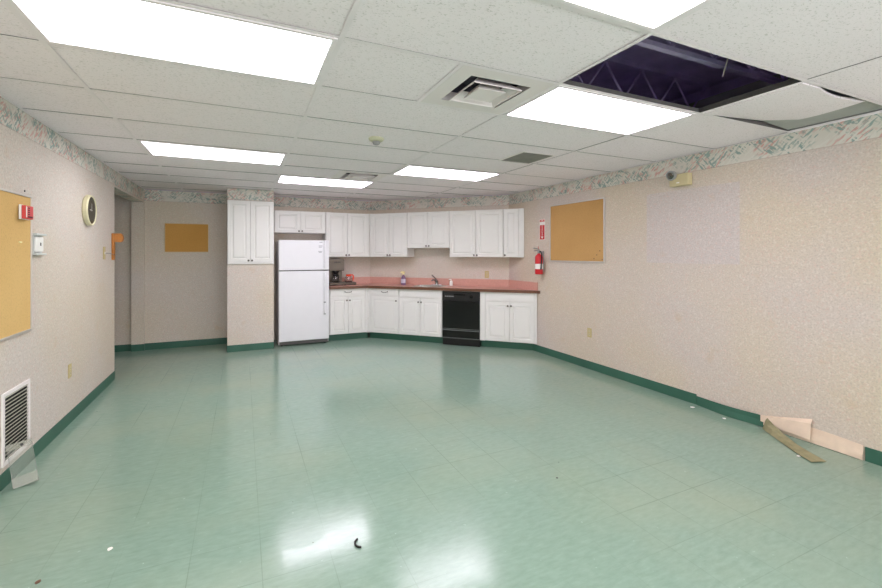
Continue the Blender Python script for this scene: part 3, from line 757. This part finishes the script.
# uppers along back wall
UY = 7.36 + .019
cabinet('wall_cabinet', 'short white wall cabinet above the refrigerator', (.46, UY, 0), 0, rect(.805, .305), 1.785, UZ1, two_doors(.006, .800, 1.79, UZ1 - .004, 1.815))
cabinet('wall_cabinet', 'white two door wall cabinet above the coffee maker', (1.27, UY, 0), 0, rect(.73, .305), UZ0, UZ1, two_doors(.006, .724, UZ0 + .004, UZ1 - .004, UZ0 + .034), fillers=[(.727, .748, UZ0, UZ1)])
US = 9.38 + .019 * R2
def dloc(u, S): x, y = diag(u, S); return (x, y, 0)
dU = (SD - US) / R2 - .006
cabinet('wall_cabinet', 'white two door corner wall cabinet above the spray bottle', dloc(-3.755, US), RZ_D, [(0, 0), (.708, 0), (.708, dU), (.18, dU)], UZ0, UZ1, two_doors(.028, .704, UZ0 + .004, UZ1 - .004, UZ0 + .034), fillers=[(-.020, .025, UZ0, UZ1)])
cabinet('wall_cabinet', 'shorter white wall cabinet raised over the sink', dloc(-3.045, US), RZ_D, rect(.755, dU), 1.54, UZ1, two_doors(.004, .751, 1.544, UZ1 - .004, 1.575))
cabinet('wall_cabinet', 'wide white wall cabinet above the dishwasher', dloc(-2.288, US), RZ_D, rect(.893, dU), UZ0, UZ1, two_doors(.004, .889, UZ0 + .004, UZ1 - .004, UZ0 + .034))
wu = -1.066 + 1.393
cabinet('wall_cabinet', 'narrow single door white wall cabinet ending at the right wall', dloc(-1.393, US), RZ_D, [(0, 0), (wu - .03, 0), (.0, dU - .02)], UZ0, UZ1, [(.004, .236, UZ0 + .004, UZ1 - .004, .028, UZ0 + .034)], fillers=[(.239, .320, UZ0, UZ1)])
# bases
BZ0, BZ1 = .112, .865
BY = 7.12 + .019
cabinet('base_cabinet', 'white base cabinet with wide drawer beside the refrigerator', (1.288, BY, 0), 0, rect(.605, .525), BZ0, BZ1, two_doors(.012, .600, .12, .73, .67), [(.012, .600, .75, .86, True)], fillers=[(.605, .640, BZ0, BZ1)], toe=[(0, .07), (.66, .07), (.66, .10), (0, .10)])
BS = 9.05 + .019 * R2
dB = (SD - BS) / R2 - .006
cabinet('base_cabinet', 'white corner base cabinet with one door and small drawer', dloc(-3.648, BS), RZ_D, [(.0, 0), (.557, 0), (.557, dB), (.02, dB)], BZ0, BZ1, [(.034, .554, .12, .725, .515, .665)], [(.034, .554, .745, .86, True)], fillers=[(-.024, .03, BZ0, BZ1)], toe=[(-.03, .07), (.557, .07), (.557, .10), (-.03, .10)])
bs = cabinet('base_cabinet', 'white sink base cabinet left of the black dishwasher', dloc(-3.088, BS), RZ_D, rect(.758, dB), BZ0, .70, two_doors(.004, .754, .12, .72, .66), [(.004, .754, .737, .86, False)], toe=[(0, .07), (.758, .07), (.758, .10), (0, .10)])
bm = bm_new(); bx(bm, 0, .758, 0, .018, .70, BZ1); bx(bm, 0, .018, .018, dB, .70, BZ1); bx(bm, .74, .758, .018, dB, .70, BZ1); obj('upper_rails', bm, M['white_cab'], bs)
wb = -.826 + 1.707
cabinet('base_cabinet', 'white base cabinet right of the dishwasher with plain false drawer', dloc(-1.707, BS), RZ_D, [(0, 0), (wb - .03, 0), (wb - .03 - dB, dB), (0, dB)], BZ0, BZ1, two_doors(.085, .83, .12, .715, .66), [(.085, .83, .73, .86, False)], fillers=[(0, .08, BZ0, BZ1), (.833, .863, BZ0, BZ1)], toe=[(0, .07), (.79, .07), (.76, .10), (0, .10)])
# dishwasher
t = thing('dishwasher', 'black built-in dishwasher under the rose countertop', 'dishwasher', dloc(-2.324, BS), RZ_D)
W = .612
bm = bm_new(); bx(bm, .004, W - .004, 0.0, dB, .10, .858); obj('tub', bm, M['black'], t)
bm = bm_new(); bx(bm, .004, W - .004, -.028, -.001, .255, .70, .006); obj('door', bm, M['black_gloss'], t)
bm = bm_new(); bx(bm, .004, W - .004, -.034, -.001, .705, .85, .006)
pn = obj('control_panel', bm, M['black'], t)
bm = bm_new(); lathe(bm, [(0, 0), (.024, 0), (.022, .016), (0, .018)], 18, Matrix.Translation((.48, -.034, .775)) @ MX); obj('dial', bm, M['black_gloss'], pn)
for k in range(5):
    bm = bm_new(); bx(bm, .05 + k * .03, .072 + k * .03, -.037, -.034, .768, .782); obj('button', bm, M['grey_plastic'], pn)
bm = bm_new(); bx(bm, .20, .38, -.05, -.034, .795, .815, .004); obj('latch', bm, M['black_gloss'], pn)
bm = bm_new(); bx(bm, .004, W - .004, -.026, -.001, .115, .25, .004); obj('access_panel', bm, M['black_gloss'], t)
bm = bm_new(); bx(bm, .006, W - .006, -.031, -.026, .238, .248); bx(bm, .006, W - .006, -.031, -.026, .262, .268); bx(bm, .006, W - .006, -.031, -.026, .118, .126); obj('trim_lines', bm, M['grey_line'], t, 'thin dull silver trim lines')
bm = bm_new(); bx(bm, .006, W - .006, .01, .03, .002, .10); bx(bm, .006, W - .006, -.018, .01, .012, .108); obj('kick_plate', bm, M['black'], t)
bm = bm_new(); bx(bm, .006, W - .006, -.012, 0, .851, .862); obj('top_strip', bm, M['grey_line'], t)
# countertop with sink cut-out
CT0, CT1 = .8665, .904
CF_Y, CF_S = 7.09, 9.008
G = .004
front = [(1.285, CF_Y), (CF_S - CF_Y, CF_Y), (XR - G, CF_S - XR + G)]
poly = front + [(XR - G, SD - XR - .002), (SD - YB - .002, YB - G), (1.285, YB - G)]
SU, SS, SW, SDP = -2.62, 9.375, .25, .19        # sink centre (u, S), half sizes
def sink_pt(a, b): # a along, b into the wall
    return diag(SU + a, SS + b * R2)
hole = [sink_pt(a, b) for a, b in ((-SW, -SDP), (SW, -SDP), (SW, SDP), (-SW, SDP))]
bm = bm_new()
def loop(pts, z):
    vs = [bm.verts.new((x, y, z)) for x, y in pts]
    return vs, [bm.edges.new((vs[i], vs[(i + 1) % len(vs)])) for i in range(len(vs))]
rings = []
for z in (CT0, CT1):
    va, ea = loop(poly, z); vb, eb = loop(hole, z)
    bmesh.ops.triangle_fill(bm, use_beauty=True, edges=ea + eb)
    rings.append((va, vb))
for idx in (0, 1):
    lo, hi = rings[0][idx], rings[1][idx]
    for i in range(len(lo)): bm.faces.new((lo[i], lo[(i + 1) % len(lo)], hi[(i + 1) % len(hi)], hi[i]))
ct = tag(obj('countertop', bm, M['laminate']), 'rose pink laminate countertop running round the kitchen corner', 'countertop')
bm = bm_new()
e0, e1 = front, [(1.285, CF_Y - .006), (CF_S - CF_Y - .0025, CF_Y - .006), (XR - G, CF_S - XR + G - .0085)]
for k in range(2):
    prism(bm, [e1[k], e1[k + 1], e0[k + 1], e0[k]], CT0 - .004, CT1 + .0005)
obj('front_edge', bm, M['edge'], ct, 'dark brown front edge')
bm = bm_new(); q = .02
prism(bm, [(1.285, YB - G), (SD - YB - .002, YB - G), (SD - YB - .002 - q * .41, YB - G - q), (1.285, YB - G - q)], CT1, 1.022)
prism(bm, [(SD - YB - .002, YB - G), (XR - G, SD - XR - .002), (XR - G - q * .41, SD - XR - .002 - q), (SD - YB - .002 - q * .41, YB - G - q)], CT1, 1.022)
bx(bm, XR - G - q, XR - G, CF_S - XR + .05, SD - XR - .03, CT1, 1.022)
obj('backsplash', bm, M['laminate'], ct)
# sink
x, y = diag(SU, SS)
t = thing('kitchen_sink', 'stainless drop-in sink set in the rose counter', 'sink', (x, y, CT1), RZ_D)
bm = bm_new()
def sq(a, b, z): return [bm.verts.new(p) for p in ((-a, -b, z), (a, -b, z), (a, b, z), (-a, b, z))]
rr = [sq(SW + .018, SDP + .018, .001), sq(SW + .012, SDP + .012, .006), sq(SW - .012, SDP - .012, .006), sq(SW - .018, SDP - .018, 0), sq(SW - .03, SDP - .03, -.15)]
for a, c in zip(rr, rr[1:]):
    for k in range(4): bm.faces.new((a[k], a[(k + 1) % 4], c[(k + 1) % 4], c[k]))
bm.faces.new(rr[-1]); obj('basin', bm, M['steel'], t)
bm = bm_new(); lathe(bm, [(0, 0), (.04, 0), (.036, .003), (0, .002)], 20, Matrix.Translation((0, 0, -.1495))); obj('drain', bm, M['chrome'], t)
x, y = diag(-2.60, SS + (SDP + .055) * R2)
t = thing('faucet', 'dark chrome lever faucet standing behind the sink', 'faucet', (x, y, CT1 + .0005), RZ_D)
bm = bm_new(); bx(bm, -.10, .10, -.025, .025, 0, .012, .004); lathe(bm, [(0, .012), (.026, .012), (.024, .06), (.018, .085), (0, .09)], 20); obj('body', bm, M['chrome'], t, smooth=False)
bm = bm_new(); tube(bm, [(0, -.015, .055), (-.01, -.07, .095), (-.02, -.13, .10), (-.025, -.165, .085)], [.014, .013, .012, .012], 10); obj('spout', bm, M['chrome'], t, smooth=True)
bm = bm_new(); tube(bm, [(0, 0, .085), (-.03, -.02, .13), (-.075, -.035, .175)], [.013, .010, .012], 10); obj('lever', bm, M['pewter'], t, smooth=True)
x, y = diag(-2.33, SS + (SDP + .03) * R2)
t = thing('soap_dispenser', 'small white soap dispenser right of the sink', 'soap dispenser', (x, y, CT1 + .0005), RZ_D)
bm = bm_new(); lathe(bm, [(0, 0), (.026, 0), (.028, .005), (.028, .07), (.016, .085), (0, .085)], 18); obj('bottle', bm, M['white_plastic'], t, smooth=True)
bm = bm_new(); lathe(bm, [(0, .085), (.008, .085), (.008, .105), (0, .105)], 12); tube(bm, [(0, 0, .106), (-.015, -.015, .108), (-.03, -.03, .102)], .006, 8); obj('pump', bm, M['white_plastic'], t)
# spray bottle
x, y = diag(-3.19, 9.60)
t = thing('spray_bottle', 'purple spray bottle with cream trigger left of the sink', 'spray bottle', (x, y, CT1 + .0005), RZ_D)
bm = bm_new()
prof = [(0, 0), (.040, 0), (.044, .008), (.044, .10), (.040, .125), (.018, .165), (.014, .175), (0, .175)]
lathe(bm, prof, 24)
for v in bm.verts: v.co.y *= .62
obj('bottle', bm, M['purple'], t, smooth=True)
bm = bm_new(); lathe(bm, [(.0446, .03), (.0452, .03), (.0452, .10), (.0446, .10)], 24)
for v in bm.verts: v.co.y *= .63
obj('bottle_label', bm, M['label'], t, 'pale printed label')
bm = bm_new(); lathe(bm, [(0, .175), (.017, .175), (.017, .198), (0, .198)], 16); bx(bm, -.045, .028, -.013, .013, .198, .232, .006); bx(bm, -.056, -.045, -.007, .007, .208, .224, .002); obj('spray_head', bm, M['cream_plastic'], t)
bm = bm_new(); tube(bm, [(-.022, 0, .20), (-.032, 0, .185), (-.030, 0, .165), (-.036, 0, .15)], [.006, .005, .005, .004], 8); obj('trigger', bm, M['beige'], t)
# coffee maker
t = thing('coffee_maker', 'brown grey coffee brewer with side warmer beside the refrigerator', 'coffee maker', (1.318, 7.30, CT1 + .0005), 0)
bm = bm_new(); bx(bm, 0, .25, 0, .34, .012, .05, .004); bx(bm, .255, .47, .05, .29, .012, .045, .004)
for px in (.02, .23, .28, .45):
    for py in (.07, .27): bx(bm, px - .01, px + .01, py - .01, py + .01, 0, .012)
obj('base', bm, M['brewer'], t)
bm = bm_new(); bx(bm, .0, .25, .19, .34, .05, .29, .004); obj('column', bm, M['brewer'], t)
bm = bm_new(); bx(bm, -.005, .255, .02, .345, .25, .455, .008); hd = obj('brew_head', bm, M['brewer'], t)
bm = bm_new(); bx(bm, .0, .25, .0165, .02, .26, .37); obj('front_panel', bm, M['brewer'], hd)
for k in range(4):
    bm = bm_new(); bx(bm, .085 + k * .028, .105 + k * .028, .012, .02, .385, .405, .002); obj('switch', bm, M['black'], hd, 'small black switch')
bm = bm_new(); lathe(bm, [(.03, .19), (.055, .225), (.058, .25)], 20, Matrix.Translation((.125, .10, 0))); obj('brew_basket', bm, M['black'], t, 'black brew basket')
for px, py in ((.125, .10), (.36, .16)):
    bm = bm_new(); lathe(bm, [(0, 0), (.065, 0), (.06, .004), (0, .004)], 24, Matrix.Translation((px, py, .05 if px < .2 else .045))); obj('warming_plate', bm, M['black'], t, 'black warming plate')
def carafe(lab, loc, rz, m, hl):
    t = thing('glass_carafe', lab, 'coffee pot', loc, rz)
    bm = bm_new(); lathe(bm, [(0, 0), (.055, 0), (.068, .015), (.070, .04), (.060, .075), (.040, .10), (.040, .115), (.037, .115), (.037, .10), (.057, .073), (.067, .04), (.065, .016), (.053, .003), (0, .003)], 28); obj('glass_body', bm, M['glass'], t, smooth=True)
    bm = bm_new(); lathe(bm, [(.0405, .098), (.045, .098), (.047, .13), (.041, .132), (.0405, .098)], 24); obj('collar', bm, M[m], t, hl + ' collar')
    bm = bm_new(); tube(bm, [(.04, 0, .118), (.085, 0, .125), (.105, 0, .105), (.10, 0, .06), (.095, 0, .03)], [.010, .010, .011, .011, .008], 8); obj('handle', bm, M[m], t, hl + ' handle')
    bm = bm_new(); lathe(bm, [(0, .116), (.039, .116), (.038, .128), (0, .134)], 20); obj('lid', bm, M[m], t)
carafe('glass coffee pot with black handle under the brewer', (1.318 + .125, 7.30 + .10, CT1 + .055), -1.3, 'black', 'black')
carafe('glass coffee pot with orange handle on the side warmer', (1.318 + .36, 7.30 + .16, CT1 + .05), -.9, 'orange', 'orange')
# refrigerator
t = thing('refrigerator', 'white two door top-freezer refrigerator beside the pillar', 'refrigerator', (.503, 7.03, 0), 0)
W = .762
bm = bm_new(); bx(bm, 0.0, W, .07, .64, .02, 1.650, .004); obj('body', bm, M['white_fridge'], t)
fz = obj('freezer_door', (lambda b: (bx(b, 0, W, 0, .062, 1.186, 1.660, .010, 3), b)[1])(bm_new()), M['white_fridge'], t)
fr = obj('fridge_door', (lambda b: (bx(b, 0, W, 0, .062, .078, 1.172, .010, 3), b)[1])(bm_new()), M['white_fridge'], t)
bm = bm_new(); bx(bm, .01, W - .01, .02, .069, 1.172, 1.186); bx(bm, .008, W - .008, .062, .07, .08, 1.655); obj('door_gasket', bm, M['black'], t, 'dark gap between the doors')
for pz0, pz1, par in ((1.215, 1.655, fz), (.49, 1.15, fr)):
    bm = bm_new(); bx(bm, W - .085, W - .060, -.045, -.020, pz0, pz1, .008, 3); bx(bm, W - .083, W - .062, -.022, 0, pz0 + .0, pz0 + .05, .004); bx(bm, W - .083, W - .062, -.022, 0, pz1 - .05, pz1, .004)
    obj('handle', bm, M['white_fridge'], par)
bm = bm_new(); bx(bm, W - .088, W - .058, -.047, -.018, .475, .49, .002); bx(bm, W - .088, W - .058, -.047, -.018, .66, .68, .002); obj('handle_trim', bm, M['grey_plastic'], fr)
bm = bm_new()
for zz, xx, ww in ((1.622, .612, .045), (1.565, .60, .062), (1.545, .60, .05), (1.478, .592, .062), (1.46, .60, .045)): bx(bm, xx, xx + ww, -.0012, 0, zz, zz + .009)
obj('badge', bm, M['grey_print'], fz, 'small grey badges')
bm = bm_new(); bx(bm, .012, W - .012, .03, .069, .024, .074, .003)
for k in range(3): bx(bm, .03, W - .03, .026, .03, .032 + k * .014, .038 + k * .014)
obj('toe_grille', bm, M['toe_grey'], t, 'dark grey toe grille')
bm = bm_new()
for px in (.05, W - .05):
    for py in (.10, .58): lathe(bm, [(0, 0), (.018, 0), (.018, .02), (0, .02)], 12, Matrix.Translation((px, py, 0)))
obj('feet', bm, M['black'], t)

# ------------------------------------------------------------------ litter on the floor
bm = bm_new(); pts = [(.546 + .03 * math.sin(a) - .01, 2.105 + .035 * math.cos(a), .006) for a in [k * .28 + 3.4 for k in range(10)]]
tag(obj('rubber_scrap', bm_s := (lambda b: (tube(b, pts, .005, 8), b)[1])(bm), M['black']), 'small curved black scrap on the green floor', 'scrap')
for nm, mm, x, y, s, lab, cat in (('paper_scrap', 'white_print', -.59, 2.583, .016, 'white paper scrap on the floor nearest the left wall', 'paper scrap'),
        ('paper_scrap', 'white_print', 3.60, 1.70, .014, 'white crumb beside the peeled cove base strip', 'paper scrap'),
        ('paper_scrap', 'white_print', 3.84, 2.66, .020, 'white plaster chip at the seam of the loose cove base', 'paper scrap'),
        ('paper_scrap', 'white_print', 3.83, 2.36, .018, 'white plaster chip under the bulging cove base', 'paper scrap'),
        ('brown_crumb', 'edge', -.818, 2.457, .014, 'brown crumb at the bottom left of the floor', 'crumb'),
        ('grit_speck', 'black', 1.838, 2.19, .008, 'dark speck of grit in the middle of the floor', 'grit')):
    bm = bm_new(); n = 7
    top = [(x + s * random.uniform(.6, 1.1) * math.cos(2 * PI * k / n), y + s * random.uniform(.6, 1.1) * math.sin(2 * PI * k / n)) for k in range(n)]
    prism(bm, top, .0005, .003); tag(obj(nm, bm, M[mm]), lab, cat)

# ------------------------------------------------------------------ world, camera, view
w = bpy.data.worlds.new('World'); scene.world = w; w.use_nodes = True
w.node_tree.nodes['Background'].inputs[0].default_value = (.95, .97, 1.0, 1); w.node_tree.nodes['Background'].inputs[1].default_value = 11.0
cam = bpy.data.cameras.new('Camera'); co = bpy.data.objects.new('Camera', cam); COL.objects.link(co)
cam.sensor_width = 36; cam.sensor_fit = 'HORIZONTAL'; cam.lens = 36 * 428.07 / 882
cam.shift_y = -(294 - 253.61) / 882
co.location = (0, 0, 1.4465); co.rotation_euler = (PI / 2, 0, -.4338)
cam.clip_start = .02
scene.camera = co
scene.view_settings.view_transform = 'Standard'; scene.view_settings.look = 'None'; scene.view_settings.gamma = 1
scene.view_settings.use_curve_mapping = False; scene.view_settings.exposure = 0.15
scene.cycles.diffuse_bounces = 8; scene.cycles.max_bounces = 12; scene.cycles.transmission_bounces = 12
scene.cycles.use_denoising = True
